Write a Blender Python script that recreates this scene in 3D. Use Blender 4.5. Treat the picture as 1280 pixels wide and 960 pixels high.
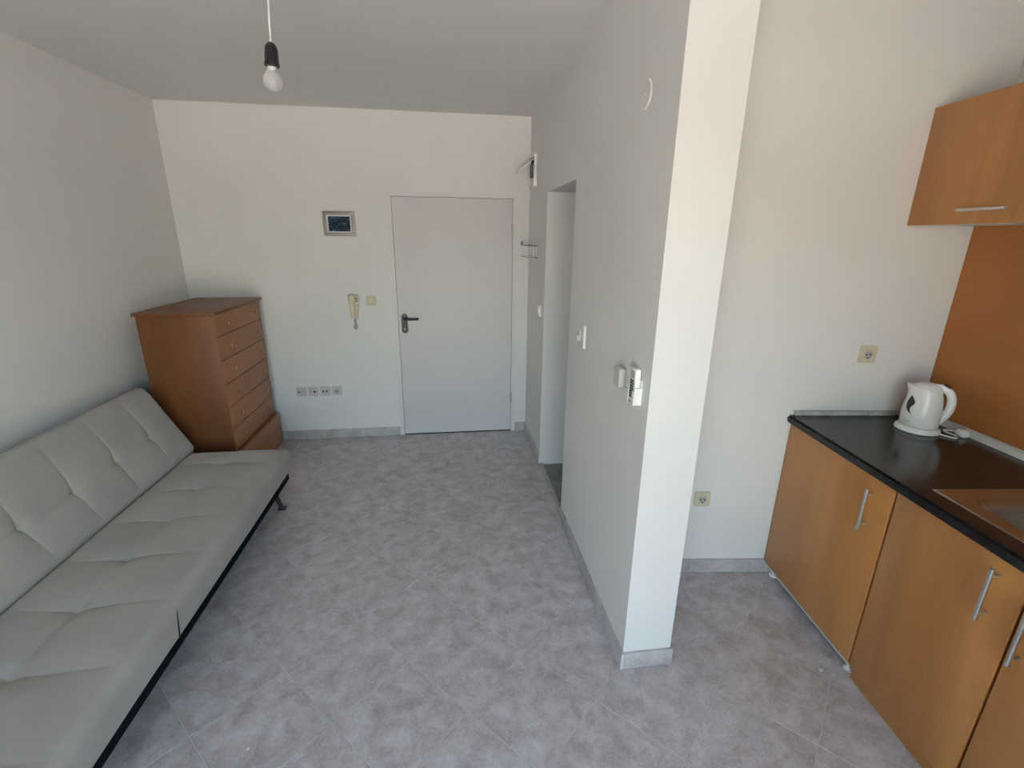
import bpy, bmesh, math, random
from mathutils import Vector, Matrix
random.seed(7)
for o in list(bpy.data.objects): bpy.data.objects.remove(o)
scene = bpy.context.scene
COL = scene.collection

# ------------------------------------------------------------------ camera
CAM_H = 1.73
F_PX = 591.0
fw = Vector((0.1290, 0.9461, -0.2965)); rt = Vector((0.9908, -0.1308, 0.0112)); rt = (rt - fw*rt.dot(fw)/fw.length_squared).normalized()
fw.normalize(); up = rt.cross(fw)
cam_d = bpy.data.cameras.new('camera'); cam = bpy.data.objects.new('camera', cam_d); COL.objects.link(cam)
cam.matrix_world = Matrix(((rt.x, up.x, -fw.x, 0), (rt.y, up.y, -fw.y, 0), (rt.z, up.z, -fw.z, CAM_H), (0, 0, 0, 1)))
cam_d.sensor_width = 36; cam_d.lens = 36*F_PX/1280; cam_d.clip_start = 0.02
scene.camera = cam

# ------------------------------------------------------------------ sky, sun, exposure
scene.view_settings.view_transform = 'Standard'; scene.view_settings.look = 'None'
scene.view_settings.gamma = 1; scene.view_settings.use_curve_mapping = False
scene.view_settings.exposure = 3.62
world = bpy.data.worlds.new('sky'); scene.world = world; world.use_nodes = True
wn = world.node_tree.nodes; wl = world.node_tree.links
sky = wn.new('ShaderNodeTexSky'); sky.sky_type = 'NISHITA'; sky.sun_disc = False
sky.sun_elevation = math.radians(52); sky.sun_rotation = math.radians(-60); sky.air_density = 1.3; sky.dust_density = 2.5
wn['Background'].inputs['Strength'].default_value = 0.16
wl.new(sky.outputs[0], wn['Background'].inputs['Color'])
sun_d = bpy.data.lights.new('sun', 'SUN'); sun_d.energy = 3.8; sun_d.angle = 0.01; sun_d.color = (1, .935, .85)
sun = bpy.data.objects.new('sun', sun_d); COL.objects.link(sun)
sun.rotation_euler = Vector((0.62, -0.28, -0.95)).to_track_quat('-Z', 'Y').to_euler()   # high sun from behind the house: the room faces away from it
por_d = bpy.data.lights.new('window_portal', 'AREA'); por_d.shape = 'RECTANGLE'; por_d.cycles.is_portal = True
por = bpy.data.objects.new('window_portal', por_d); COL.objects.link(por)

# ------------------------------------------------------------------ measures (metres)
XP, XP2 = 0.6825, 0.8894            # partition faces
YB, YP = 4.0695, 1.4755             # back wall, front end of the partition
CH = 2.627                          # ceiling
XL0, LA = -2.0254, 0.0264           # left wall x at the back wall, slope
def xl(y): return XL0 + LA*(y - YB)
C0 = Vector((1.6564, 1.9699, 0))    # kitchen frame: far front corner of the base cabinets
KA = -math.atan(0.1061)
KU = Vector((math.cos(KA), math.sin(KA), 0)); KV = Vector((math.sin(KA), -math.cos(KA), 0))
def kp(u, v, z=0): return C0 + KU*u + KV*v + Vector((0, 0, z))
KR = 0.651                          # right wall in the kitchen frame
YF = -0.95                          # window wall behind the camera
OY1, OY2, OZ = 2.6085, 3.3467, 2.023
DX1, DX2, DZ = -0.4592, 0.5791, 2.061
WX1, WX2, WZ = -1.45, 1.0, 2.25     # balcony window

# ------------------------------------------------------------------ materials
def mat(name):
    m = bpy.data.materials.new(name); m.use_nodes = True
    return m, m.node_tree.nodes, m.node_tree.links, m.node_tree.nodes['Principled BSDF']
def simple(name, col, rough=.5, metal=0, spec=.5, coat=0, bump=0, bscale=200):
    m, n, l, b = mat(name)
    b.inputs['Base Color'].default_value = (*col, 1); b.inputs['Roughness'].default_value = rough
    b.inputs['Metallic'].default_value = metal; b.inputs['Specular IOR Level'].default_value = spec
    b.inputs['Coat Weight'].default_value = coat
    tc = n.new('ShaderNodeTexCoord'); no = n.new('ShaderNodeTexNoise'); no.inputs['Scale'].default_value = bscale; no.inputs['Detail'].default_value = 3
    l.new(tc.outputs['Object'], no.inputs['Vector'])
    mr = n.new('ShaderNodeMapRange'); mr.inputs['To Min'].default_value = max(0, rough-.05); mr.inputs['To Max'].default_value = min(1, rough+.05)
    l.new(no.outputs[0], mr.inputs['Value']); l.new(mr.outputs[0], b.inputs['Roughness'])
    if bump:
        bp = n.new('ShaderNodeBump'); bp.inputs['Strength'].default_value = bump; bp.inputs['Distance'].default_value = .002
        l.new(no.outputs[0], bp.inputs['Height']); l.new(bp.outputs[0], b.inputs['Normal'])
    return m
def paint(name, col, var=.04):
    m, n, l, b = mat(name)
    tc = n.new('ShaderNodeTexCoord')
    a = n.new('ShaderNodeTexNoise'); a.inputs['Scale'].default_value = 1.7; a.inputs['Detail'].default_value = 4
    c = n.new('ShaderNodeTexNoise'); c.inputs['Scale'].default_value = 90; c.inputs['Detail'].default_value = 4
    l.new(tc.outputs['Object'], a.inputs['Vector']); l.new(tc.outputs['Object'], c.inputs['Vector'])
    r = n.new('ShaderNodeValToRGB'); r.color_ramp.elements[0].position = .3; r.color_ramp.elements[1].position = .7
    r.color_ramp.elements[0].color = (*[x*(1-var) for x in col], 1); r.color_ramp.elements[1].color = (*col, 1)
    l.new(a.outputs[0], r.inputs[0]); l.new(r.outputs[0], b.inputs['Base Color'])
    bp = n.new('ShaderNodeBump'); bp.inputs['Strength'].default_value = .12; bp.inputs['Distance'].default_value = .003
    l.new(c.outputs[0], bp.inputs['Height']); l.new(bp.outputs[0], b.inputs['Normal'])
    b.inputs['Roughness'].default_value = .75; b.inputs['Specular IOR Level'].default_value = .25
    return m
def wood(name, dark, light, rough=.38, grain='Z', scale=1.0, contrast=1.0):
    m, n, l, b = mat(name)
    tc = n.new('ShaderNodeTexCoord'); oi = n.new('ShaderNodeObjectInfo')
    mp = n.new('ShaderNodeMapping')
    s = {'Z': (9, 9, .9), 'X': (.9, 9, 9), 'Y': (9, .9, 9)}[grain]
    mp.inputs['Scale'].default_value = [v*scale for v in s]
    ad = n.new('ShaderNodeVectorMath'); ad.operation = 'ADD'
    mu = n.new('ShaderNodeVectorMath'); mu.operation = 'SCALE'; mu.inputs['Scale'].default_value = 17.0
    cx = n.new('ShaderNodeCombineXYZ')
    for i in range(3): l.new(oi.outputs['Random'], cx.inputs[i])
    l.new(cx.outputs[0], mu.inputs[0]); l.new(tc.outputs['Object'], ad.inputs[0]); l.new(mu.outputs[0], ad.inputs[1])
    l.new(ad.outputs[0], mp.inputs['Vector'])
    a = n.new('ShaderNodeTexNoise'); a.inputs['Scale'].default_value = .8; a.inputs['Detail'].default_value = 5; a.inputs['Distortion'].default_value = .6
    f = n.new('ShaderNodeTexNoise'); f.inputs['Scale'].default_value = 12; f.inputs['Detail'].default_value = 3
    l.new(mp.outputs[0], a.inputs['Vector']); l.new(mp.outputs[0], f.inputs['Vector'])
    mx = n.new('ShaderNodeMath'); mx.operation = 'MULTIPLY_ADD'; mx.inputs[1].default_value = .22
    l.new(f.outputs[0], mx.inputs[0]); l.new(a.outputs[0], mx.inputs[2])
    r = n.new('ShaderNodeValToRGB'); r.color_ramp.elements[0].position = .42 - .1/contrast; r.color_ramp.elements[1].position = .72 + .1/contrast
    r.color_ramp.elements[0].color = (*dark, 1); r.color_ramp.elements[1].color = (*light, 1)
    l.new(mx.outputs[0], r.inputs[0]); l.new(r.outputs[0], b.inputs['Base Color'])
    b.inputs['Roughness'].default_value = rough; b.inputs['Specular IOR Level'].default_value = .45
    return m
def stone(name, c1, c2, c3, rough=.4, sc=9, rnd=True):
    m, n, l, b = mat(name)
    tc = n.new('ShaderNodeTexCoord'); oi = n.new('ShaderNodeObjectInfo')
    ad = n.new('ShaderNodeVectorMath'); ad.operation = 'ADD'
    mu = n.new('ShaderNodeVectorMath'); mu.operation = 'SCALE'; mu.inputs['Scale'].default_value = 31.0 if rnd else 0
    cx = n.new('ShaderNodeCombineXYZ')
    for i in range(3): l.new(oi.outputs['Random'], cx.inputs[i])
    l.new(cx.outputs[0], mu.inputs[0]); l.new(tc.outputs['Object'], ad.inputs[0]); l.new(mu.outputs[0], ad.inputs[1])
    a = n.new('ShaderNodeTexNoise'); a.inputs['Scale'].default_value = sc; a.inputs['Detail'].default_value = 6; a.inputs['Roughness'].default_value = .62; a.inputs['Distortion'].default_value = .4
    f = n.new('ShaderNodeTexNoise'); f.inputs['Scale'].default_value = sc*7; f.inputs['Detail'].default_value = 4; f.inputs['Roughness'].default_value = .7
    l.new(ad.outputs[0], a.inputs['Vector']); l.new(ad.outputs[0], f.inputs['Vector'])
    mx = n.new('ShaderNodeMath'); mx.operation = 'MULTIPLY_ADD'; mx.inputs[1].default_value = .55
    l.new(f.outputs[0], mx.inputs[0]); l.new(a.outputs[0], mx.inputs[2])
    r = n.new('ShaderNodeValToRGB'); e = r.color_ramp.elements
    e[0].position = .58; e[0].color = (*c1, 1); e[1].position = .98; e[1].color = (*c3, 1)
    k = e.new(.78); k.color = (*c2, 1)
    l.new(mx.outputs[0], r.inputs[0]); l.new(r.outputs[0], b.inputs['Base Color'])
    mr = n.new('ShaderNodeMapRange'); mr.inputs['To Min'].default_value = rough-.08; mr.inputs['To Max'].default_value = rough+.1
    l.new(a.outputs[0], mr.inputs['Value']); l.new(mr.outputs[0], b.inputs['Roughness'])
    bp = n.new('ShaderNodeBump'); bp.inputs['Strength'].default_value = .08; bp.inputs['Distance'].default_value = .002
    l.new(f.outputs[0], bp.inputs['Height']); l.new(bp.outputs[0], b.inputs['Normal'])
    return m

M = {}
M['wall'] = paint('white wall paint', (.80, .788, .773))
M['ceiling'] = paint('white ceiling paint', (.785, .77, .753))
M['tile'] = stone('grey mottled floor tile', (.405, .355, .350), (.545, .502, .505), (.665, .635, .645), .42, 13)
M['skirt'] = stone('grey mottled skirting tile', (.37, .348, .340), (.48, .455, .448), (.59, .562, .555), .4)
M['grout'] = simple('pale grout', (.66, .64, .63), .85, bump=.2)
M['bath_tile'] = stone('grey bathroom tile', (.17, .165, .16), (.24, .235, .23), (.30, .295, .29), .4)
M['door_white'] = paint('white door lacquer', (.735, .712, .715), .03)
M['door_white'].node_tree.nodes['Principled BSDF'].inputs['Roughness'].default_value = .45
M['frame_white'] = simple('white frame paint', (.75, .73, .725), .4)
M['black'] = simple('black plastic', (.012, .012, .013), .35)
M['black_cloth'] = simple('black base cloth', (.008, .008, .010), .9, spec=.1)
M['dark'] = simple('dark gap', (.02, .02, .02), .8)
M['dresser'] = wood('shaded brown beech veneer', (.150, .052, .017), (.215, .083, .029), .42)  # darker finish than the drawers, with shade on the sides put into the colour
M['drawer'] = wood('lit brown beech drawer front', (.33, .128, .047), (.41, .172, .068), .4, 'Y')  # lighter finish, brightened further by light on the fronts put into the colour
M['brass'] = simple('brass knob', (.95, .72, .42), .18, 1)
M['kitchen'] = wood('orange beech kitchen front', (.40, .165, .050), (.575, .268, .086), .33, 'Z', .8)
M['kitchen_side'] = wood('beech carcass', (.37, .16, .05), (.48, .23, .08), .4)
M['splash'] = wood('orange wood splashback', (.38, .13, .030), (.50, .195, .050), .35, 'Y', .7)
M['white_melamine'] = simple('white melamine', (.72, .71, .68), .45)
M['worktop'] = stone('black stone-look worktop', (.006, .006, .0065), (.011, .011, .012), (.020, .020, .022), .14, 30, False)
M['worktop'].node_tree.nodes['Principled BSDF'].inputs['Specular IOR Level'].default_value = .36
M['steel'] = simple('brushed steel', (.46, .44, .41), .22, 1)
M['chrome'] = simple('satin nickel handle', (.62, .61, .59), .3, 1)
M['strip'] = simple('white sealing strip', (.62, .60, .57), .5)
M['strip_old'] = stone('stained grey-white strip', (.30, .29, .27), (.50, .49, .46), (.66, .65, .62), .5, 14, False)
M['ivory'] = simple('ivory plastic', (.66, .60, .45), .35)
M['white_plastic'] = simple('white plastic', (.86, .85, .835), .22)
M['old_white'] = simple('yellowed white plastic', (.60, .58, .52), .4)
M['grey_plastic'] = simple('grey plastic', (.42, .42, .41), .4)
M['plum'] = simple('dark plum plastic', (.035, .022, .03), .3)
M['frame_grey'] = simple('grey silver frame', (.33, .31, .28), .4, .3, bump=.3, bscale=300)
M['paper'] = simple('white card', (.78, .78, .77), .7)
M['leg_metal'] = simple('grey metal leg', (.10, .10, .105), .35, .8)

def fabric():
    m, n, l, b = mat('off white woven upholstery')
    tc = n.new('ShaderNodeTexCoord')
    a = n.new('ShaderNodeTexNoise'); a.inputs['Scale'].default_value = 5; a.inputs['Detail'].default_value = 5
    c = n.new('ShaderNodeTexNoise'); c.inputs['Scale'].default_value = 420; c.inputs['Detail'].default_value = 2
    l.new(tc.outputs['Object'], a.inputs['Vector']); l.new(tc.outputs['Object'], c.inputs['Vector'])
    r = n.new('ShaderNodeValToRGB'); r.color_ramp.elements[0].position = .3; r.color_ramp.elements[1].position = .7
    r.color_ramp.elements[0].color = (.405, .382, .360, 1); r.color_ramp.elements[1].color = (.46, .437, .413, 1)
    l.new(a.outputs[0], r.inputs[0]); l.new(r.outputs[0], b.inputs['Base Color'])
    bp = n.new('ShaderNodeBump'); bp.inputs['Strength'].default_value = .25; bp.inputs['Distance'].default_value = .002
    l.new(c.outputs[0], bp.inputs['Height']); l.new(bp.outputs[0], b.inputs['Normal'])
    b.inputs['Roughness'].default_value = .9; b.inputs['Specular IOR Level'].default_value = .2
    b.inputs['Sheen Weight'].default_value = .05; b.inputs['Sheen Roughness'].default_value = .5
    return m
M['fabric'] = fabric()
def glassy(name, col, rough, alpha_trans):
    m, n, l, b = mat(name)
    b.inputs['Base Color'].default_value = (*col, 1); b.inputs['Roughness'].default_value = rough
    b.inputs['Transmission Weight'].default_value = alpha_trans; b.inputs['IOR'].default_value = 1.45
    return m
M['bulb'] = glassy('frosted bulb glass', (.86, .86, .86), .30, .72)
M['picture_glass'] = simple('picture glass', (.5, .5, .5), .05)
def pane():
    m, n, l, b = mat('window glass')
    t = n.new('ShaderNodeBsdfTransparent'); t.inputs[0].default_value = (.94, .96, .95, 1)
    g = n.new('ShaderNodeBsdfGlossy'); g.inputs['Roughness'].default_value = .02
    fr = n.new('ShaderNodeFresnel'); fr.inputs[0].default_value = 1.3
    mx = n.new('ShaderNodeMixShader'); l.new(fr.outputs[0], mx.inputs[0]); l.new(t.outputs[0], mx.inputs[1]); l.new(g.outputs[0], mx.inputs[2])
    l.new(mx.outputs[0], n['Material Output'].inputs['Surface'])
    return m
M['pane'] = pane()
def seascape():
    m, n, l, b = mat('blue seascape print')
    tc = n.new('ShaderNodeTexCoord')
    mp = n.new('ShaderNodeMapping'); mp.inputs['Scale'].default_value = (26, 26, 60)
    a = n.new('ShaderNodeTexNoise'); a.inputs['Scale'].default_value = 1.2; a.inputs['Detail'].default_value = 6; a.inputs['Roughness'].default_value = .65
    l.new(tc.outputs['Object'], mp.inputs[0]); l.new(mp.outputs[0], a.inputs['Vector'])
    r = n.new('ShaderNodeValToRGB'); e = r.color_ramp.elements
    e[0].position = .40; e[0].color = (.006, .014, .035, 1); e[1].position = .74; e[1].color = (.45, .52, .6, 1)
    k = e.new(.58); k.color = (.02, .055, .12, 1)
    l.new(a.outputs[0], r.inputs[0]); l.new(r.outputs[0], b.inputs['Base Color'])
    b.inputs['Roughness'].default_value = .08; b.inputs['Coat Weight'].default_value = .6; b.inputs['Coat Roughness'].default_value = .03
    return m
M['sea'] = seascape()
M['ground'] = stone('sunlit pale paving', (.42, .35, .28), (.50, .43, .35), (.57, .50, .42), .8, 1.2, False)
M['facade'] = paint('exterior render', (.62, .56, .46))

# ------------------------------------------------------------------ mesh helpers
def box(bm, x0, x1, y0, y1, z0, z1, bev=0, seg=2):
    r = bmesh.ops.create_cube(bm, size=1)
    bmesh.ops.scale(bm, vec=(x1-x0, y1-y0, z1-z0), verts=r['verts'])
    bmesh.ops.translate(bm, vec=((x0+x1)/2, (y0+y1)/2, (z0+z1)/2), verts=r['verts'])
    if bev:
        es = list({e for v in r['verts'] for e in v.link_edges})
        bmesh.ops.bevel(bm, geom=es, offset=bev, segments=seg, affect='EDGES', profile=.5)
def prism(bm, pts, z0, z1):
    n = len(pts)
    lo = [bm.verts.new((p[0], p[1], z0)) for p in pts]; hi = [bm.verts.new((p[0], p[1], z1)) for p in pts]
    bm.faces.new(lo[::-1]); bm.faces.new(hi)
    for i in range(n): bm.faces.new((lo[i], lo[(i+1) % n], hi[(i+1) % n], hi[i]))
    bmesh.ops.recalc_face_normals(bm, faces=bm.faces)
def lathe(bm, prof, n=24, cap=True, mtx=None, sx=1, sy=1):
    rings = []
    for r, z in prof:
        rings.append([bm.verts.new((sx*r*math.cos(2*math.pi*i/n), sy*r*math.sin(2*math.pi*i/n), z)) for i in range(n)])
    for a, b in zip(rings, rings[1:]):
        for i in range(n): bm.faces.new((a[i], a[(i+1) % n], b[(i+1) % n], b[i]))
    if cap:
        bm.faces.new(rings[0][::-1]); bm.faces.new(rings[-1])
    if mtx is not None: bmesh.ops.transform(bm, matrix=mtx, verts=[v for r in rings for v in r])
def tube(bm, pts, rad, n=8, flat=1.0):
    pts = [Vector(p) for p in pts]
    rads = rad if isinstance(rad, (list, tuple)) else [rad]*len(pts)
    t0 = (pts[1]-pts[0]).normalized(); ref = Vector((0, 0, 1)) if abs(t0.z) < .9 else Vector((1, 0, 0))
    side = t0.cross(ref).normalized(); rings = []
    for i, p in enumerate(pts):
        t = (pts[min(i+1, len(pts)-1)] - pts[max(i-1, 0)]).normalized()
        side = (side - t*side.dot(t)).normalized(); nrm = t.cross(side)
        rings.append([bm.verts.new(p + side*rads[i]*math.cos(2*math.pi*k/n) + nrm*rads[i]*flat*math.sin(2*math.pi*k/n)) for k in range(n)])
    for a, b in zip(rings, rings[1:]):
        for k in range(n): bm.faces.new((a[k], a[(k+1) % n], b[(k+1) % n], b[k]))
    bm.faces.new(rings[0][::-1]); bm.faces.new(rings[-1])
    bmesh.ops.recalc_face_normals(bm, faces=bm.faces)
def obj(name, bm, m, parent=None, loc=None, rot=None, smooth=False):
    me = bpy.data.meshes.new(name)
    bm.normal_update(); bm.to_mesh(me); bm.free()
    me.materials.append(M[m] if isinstance(m, str) else m)
    if smooth:
        me.shade_smooth(); me.set_sharp_from_angle(angle=math.radians(40))
    o = bpy.data.objects.new(name, me); COL.objects.link(o)
    if parent: o.parent = parent
    if loc is not None: o.location = loc
    if rot is not None: o.rotation_euler = rot
    return o
def bx(name, dims, m, parent=None, bev=0, **kw):
    bm = bmesh.new(); box(bm, *dims, bev=bev); return obj(name, bm, m, parent, smooth=bool(bev), **kw)
def struct(o, label=None):
    o['kind'] = 'structure'
    if label: o['label'] = label
    return o
def tag(o, label, cat, group=None):
    o['label'] = label; o['category'] = cat
    if group: o['group'] = group
    return o
def thing(name, label, cat, loc=(0, 0, 0), rotz=0, group=None):
    o = bpy.data.objects.new(name, None); COL.objects.link(o); o.empty_display_size = .05
    o.location = loc; o.rotation_euler = (0, 0, rotz)
    return tag(o, label, cat, group)
def link_copy(o, parent=None, loc=None):
    c = o.copy(); COL.objects.link(c)
    if parent: c.parent = parent
    if loc is not None: c.location = loc
    return c

# ------------------------------------------------------------------ room shell
T = 0.18
bm = bmesh.new(); prism(bm, [(xl(YF-T)-T, YF-T), (xl(YF-T), YF-T), (xl(YB+T), YB+T), (xl(YB+T)-T, YB+T)], -.02, CH+.1)
struct(obj('wall_left', bm, 'wall'), 'plain white wall behind the sofa')
bm = bmesh.new()
XE = 2.62
box(bm, xl(YB), DX1, YB, YB+T, -.02, CH+.1); box(bm, DX2, XE, YB, YB+T, -.02, CH+.1); box(bm, DX1, DX2, YB, YB+T, DZ, CH+.1)
box(bm, DX1, DX2, YB+.10, YB+T, -.02, DZ)
struct(obj('wall_back', bm, 'wall'), 'white wall with the entrance door')
bm = bmesh.new()
box(bm, XP, XP2, YP, OY1, -.02, CH+.02); box(bm, XP, XP2, OY2, YB, -.02, CH+.02); box(bm, XP, XP2, OY1, OY2, OZ, CH+.02)
struct(obj('wall_partition', bm, 'wall'), 'white partition wall with a doorless opening, its bright end facing the room')
e0 = C0 + KU*((XP2-.02-C0.x)/KU.x); e1 = kp(KR+T, 0)
bm = bmesh.new(); prism(bm, [(e0.x, e0.y), (e1.x, e1.y), (e1.x-KV.x*.12, e1.y-KV.y*.12), (e0.x-KV.x*.12, e0.y-KV.y*.12)], -.02, CH+.02)
struct(obj('wall_kitchen', bm, 'wall'), 'white end wall of the kitchen niche')
r0 = kp(KR, -.12); r1 = kp(KR, 3.15)
bm = bmesh.new(); prism(bm, [(r0.x, r0.y), (r0.x+KU.x*T, r0.y+KU.y*T), (r1.x+KU.x*T, r1.y+KU.y*T), (r1.x, r1.y)], -.02, CH+.02)
struct(obj('wall_right', bm, 'wall'), 'wall behind the kitchen row')
bx_ = bmesh.new(); box(bx_, 2.44, XE, 1.9, YB, -.02, CH+.02)
struct(obj('wall_bathroom', bx_, 'wall'), 'far wall of the room behind the opening')
# window wall behind the camera with the balcony window
xr = kp(KR, 3.0).x + .4
bm = bmesh.new()
box(bm, xl(YF)-T, WX1, YF-T, YF, -.02, CH+.1); box(bm, WX2, xr, YF-T, YF, -.02, CH+.1); box(bm, WX1, WX2, YF-T, YF, WZ, CH+.1)
struct(obj('wall_front', bm, 'wall'), 'window wall behind the camera')
win = struct(bpy.data.objects.new('window_1', None), 'balcony window'); COL.objects.link(win); win.location = ((WX1+WX2)/2, YF-T/2, 0)
hw = (WX2-WX1)/2
bm = bmesh.new()
for a, b in ((-hw, -hw+.07), (hw-.07, hw), (-.05, .05)): box(bm, a, b, -.035, .035, 0, WZ)
box(bm, -hw, hw, -.035, .035, 0, .08); box(bm, -hw, hw, -.035, .035, WZ-.07, WZ)
obj('window_frame', bm, 'frame_white', win)
for a, b in ((-hw+.07, -.05), (.05, hw-.07)): bx('pane', (a, b, -.006, .006, .08, WZ-.07), 'pane', win)
bm = bmesh.new(); box(bm, -2.5, 2.75, YF-T, YB+T, CH, CH+.14)
struct(obj('ceiling', bm, 'ceiling'), 'white ceiling')
# balcony and the ground outside
BY = -2.35
struct(bx('balcony_slab', (-2.4, xr, BY, YF-T, -.16, -.03), 'bath_tile'))
struct(bx('balcony_roof', (-2.4, xr, BY, YF-T, CH, CH+.14), 'facade'))
bm = bmesh.new(); box(bm, -2.4, -2.2, BY, YF-T, -.16, CH); box(bm, xr-.2, xr, BY, YF-T, -.16, CH)
struct(obj('wall_balcony', bm, 'facade'))
struct(bx('ground_outside', (-60, 60, -90, BY-.01, -3.2, -3.0), 'ground'))
por.location = ((-2.2+xr-.2)/2, BY+.02, CH/2); por.rotation_euler = (math.radians(90), 0, 0)
por_d.size = xr-.2+2.2; por_d.size_y = CH

# ------------------------------------------------------------------ floor: grout bed and diagonal tiles
bm = bmesh.new(); box(bm, -2.5, 2.75, YF-T, YB+T, -.12, -.0018)
floor = struct(obj('floor', bm, 'grout'), 'grey mottled tiles laid diagonally')
S = .353; TA = .8115; TU, TV = .2876, 1.6033
ca, sa = math.cos(TA), math.sin(TA)
def clip(poly, a, b):      # keep the left side of a->b
    out = []
    for i in range(len(poly)):
        p, q = poly[i], poly[(i+1) % len(poly)]
        sp = (b[0]-a[0])*(p[1]-a[1]) - (b[1]-a[1])*(p[0]-a[0]); sq = (b[0]-a[0])*(q[1]-a[1]) - (b[1]-a[1])*(q[0]-a[0])
        if sp >= 0: out.append(p)
        if (sp >= 0) != (sq >= 0):
            t = sp/(sp-sq); out.append((p[0]+t*(q[0]-p[0]), p[1]+t*(q[1]-p[1])))
    return out
rc = kp(KR, 0)
room = [(xl(YF), YF), (kp(KR, 3).x, YF), (rc.x+.05, rc.y+.12), (rc.x+.05, YB), (xl(YB), YB)]
room = [(xl(YF), YF), (2.0, YF), (2.36, 1.9), (2.36, YB), (xl(YB), YB)]
g = .0016
def tile_mesh(poly, cx, cy):
    bm = bmesh.new(); prism(bm, [(p[0]-cx, p[1]-cy) for p in poly], -.009, 0)
    top = [e for e in bm.edges if all(v.co.z > -.001 for v in e.verts)]
    bmesh.ops.bevel(bm, geom=top, offset=.0009, segments=1, affect='EDGES')
    return bm
full = None
for i in range(-14, 15):
    for j in range(-14, 15):
        def P(a, b): return (TU + S*(a*ca - b*sa), TV - S*(a*sa + b*ca))
        gg = g/S
        quad = [P(i+gg, j+gg), P(i+gg, j+1-gg), P(i+1-gg, j+1-gg), P(i+1-gg, j+gg)]
        cx, cy = P(i+.5, j+.5)
        if cy > 2.15 and cx > XP2+.30: continue
        if cy > YB+.3 or cy < YF-.3: continue
        ar = sum(quad[k][0]*quad[(k+1) % 4][1] - quad[(k+1) % 4][0]*quad[k][1] for k in range(4))
        if ar < 0: quad = quad[::-1]
        poly = quad
        for k in range(5):
            poly = clip(poly, room[k], room[(k+1) % 5])
            if len(poly) < 3: break
        if len(poly) < 3: continue
        a2 = abs(sum(poly[k][0]*poly[(k+1) % len(poly)][1] - poly[(k+1) % len(poly)][0]*poly[k][1] for k in range(len(poly))))/2
        if a2 < .002: continue
        jz = random.uniform(-.0004, .0002)
        if len(poly) == 4 and a2 > .99*(S-2*g)**2:
            if full is None: full = obj('tile', tile_mesh(poly, cx, cy), 'tile', floor, loc=(cx, cy, jz))
            else: link_copy(full, floor, (cx, cy, jz))
        else: obj('tile', tile_mesh(poly, cx, cy), 'tile', floor, loc=(cx, cy, jz))
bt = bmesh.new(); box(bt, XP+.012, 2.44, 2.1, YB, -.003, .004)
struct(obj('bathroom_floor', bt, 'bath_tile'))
struct(bx('trim_1', (XP-.006, XP+.03, OY1-.004, OY2+.004, -.003, .016), 'skirt', bev=.002), 'grey stone threshold in the partition opening')

# skirting tiles
SH, ST = .082, .010
def skirting(name, a, b, inward, first=.2, length=.333, label=None):
    a = Vector(a); b = Vector(b); d = (b-a); L = d.length; d.normalize(); n = Vector(inward).normalized()
    root = struct(bpy.data.objects.new(name, None), label); COL.objects.link(root); root.location = (a.x, a.y, 0); root.rotation_euler = (0, 0, math.atan2(d.y, d.x))
    sgn = 1 if (Vector((-d.y, d.x))).dot(n) > 0 else -1
    s = 0; e = first
    while s < L-.004:
        e = min(e, L)
        y0, y1 = (0, ST) if sgn > 0 else (-ST, 0)
        bx('skirting_tile', (s+.001 - (s+e)/2, e-.001-(s+e)/2, y0, y1, 0.0005, SH), 'skirt', root, bev=.0012, loc=((s+e)/2, 0, 0))
        s = e; e = s + length
    bm = bmesh.new(); y0, y1 = (0, ST-.002) if sgn > 0 else (-ST+.002, 0); box(bm, 0, L, y0, y1, 0, SH-.004); obj('joint_grout', bm, 'grout', root)
    return root
skirting('baseboard_back', (xl(YB), YB), (DX1, YB), (0, -1), .25, label='grey tile skirting left of the entrance door')
skirting('baseboard_corner', (DX2, YB), (XP, YB), (0, -1), .2, label='short grey tile skirting right of the entrance door')
skirting('baseboard_partition', (XP, OY1), (XP, YP-ST), (-1, 0), .22, label='grey tile skirting along the partition')
skirting('baseboard_far_partition', (XP, YB-ST), (XP, OY2), (-1, 0), .36, label='grey tile skirting between opening and entrance door')
skirting('baseboard_pier', (XP, YP), (XP2+ST, YP), (0, -1), .4, label='grey skirting tile on the end of the partition')
skirting('baseboard_pier_side', (XP2, YP), (XP2, e0.y), (1, 0), .33)
skirting('baseboard_kitchen', (e0.x+.02, e0.y), (kp(.3, 0).x, kp(.3, 0).y), (0, -1), .375, label='grey tile skirting below the kitchen socket')
skirting('baseboard_left', (xl(YF), YF), (xl(YB), YB), (1, 0), .3)

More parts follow.
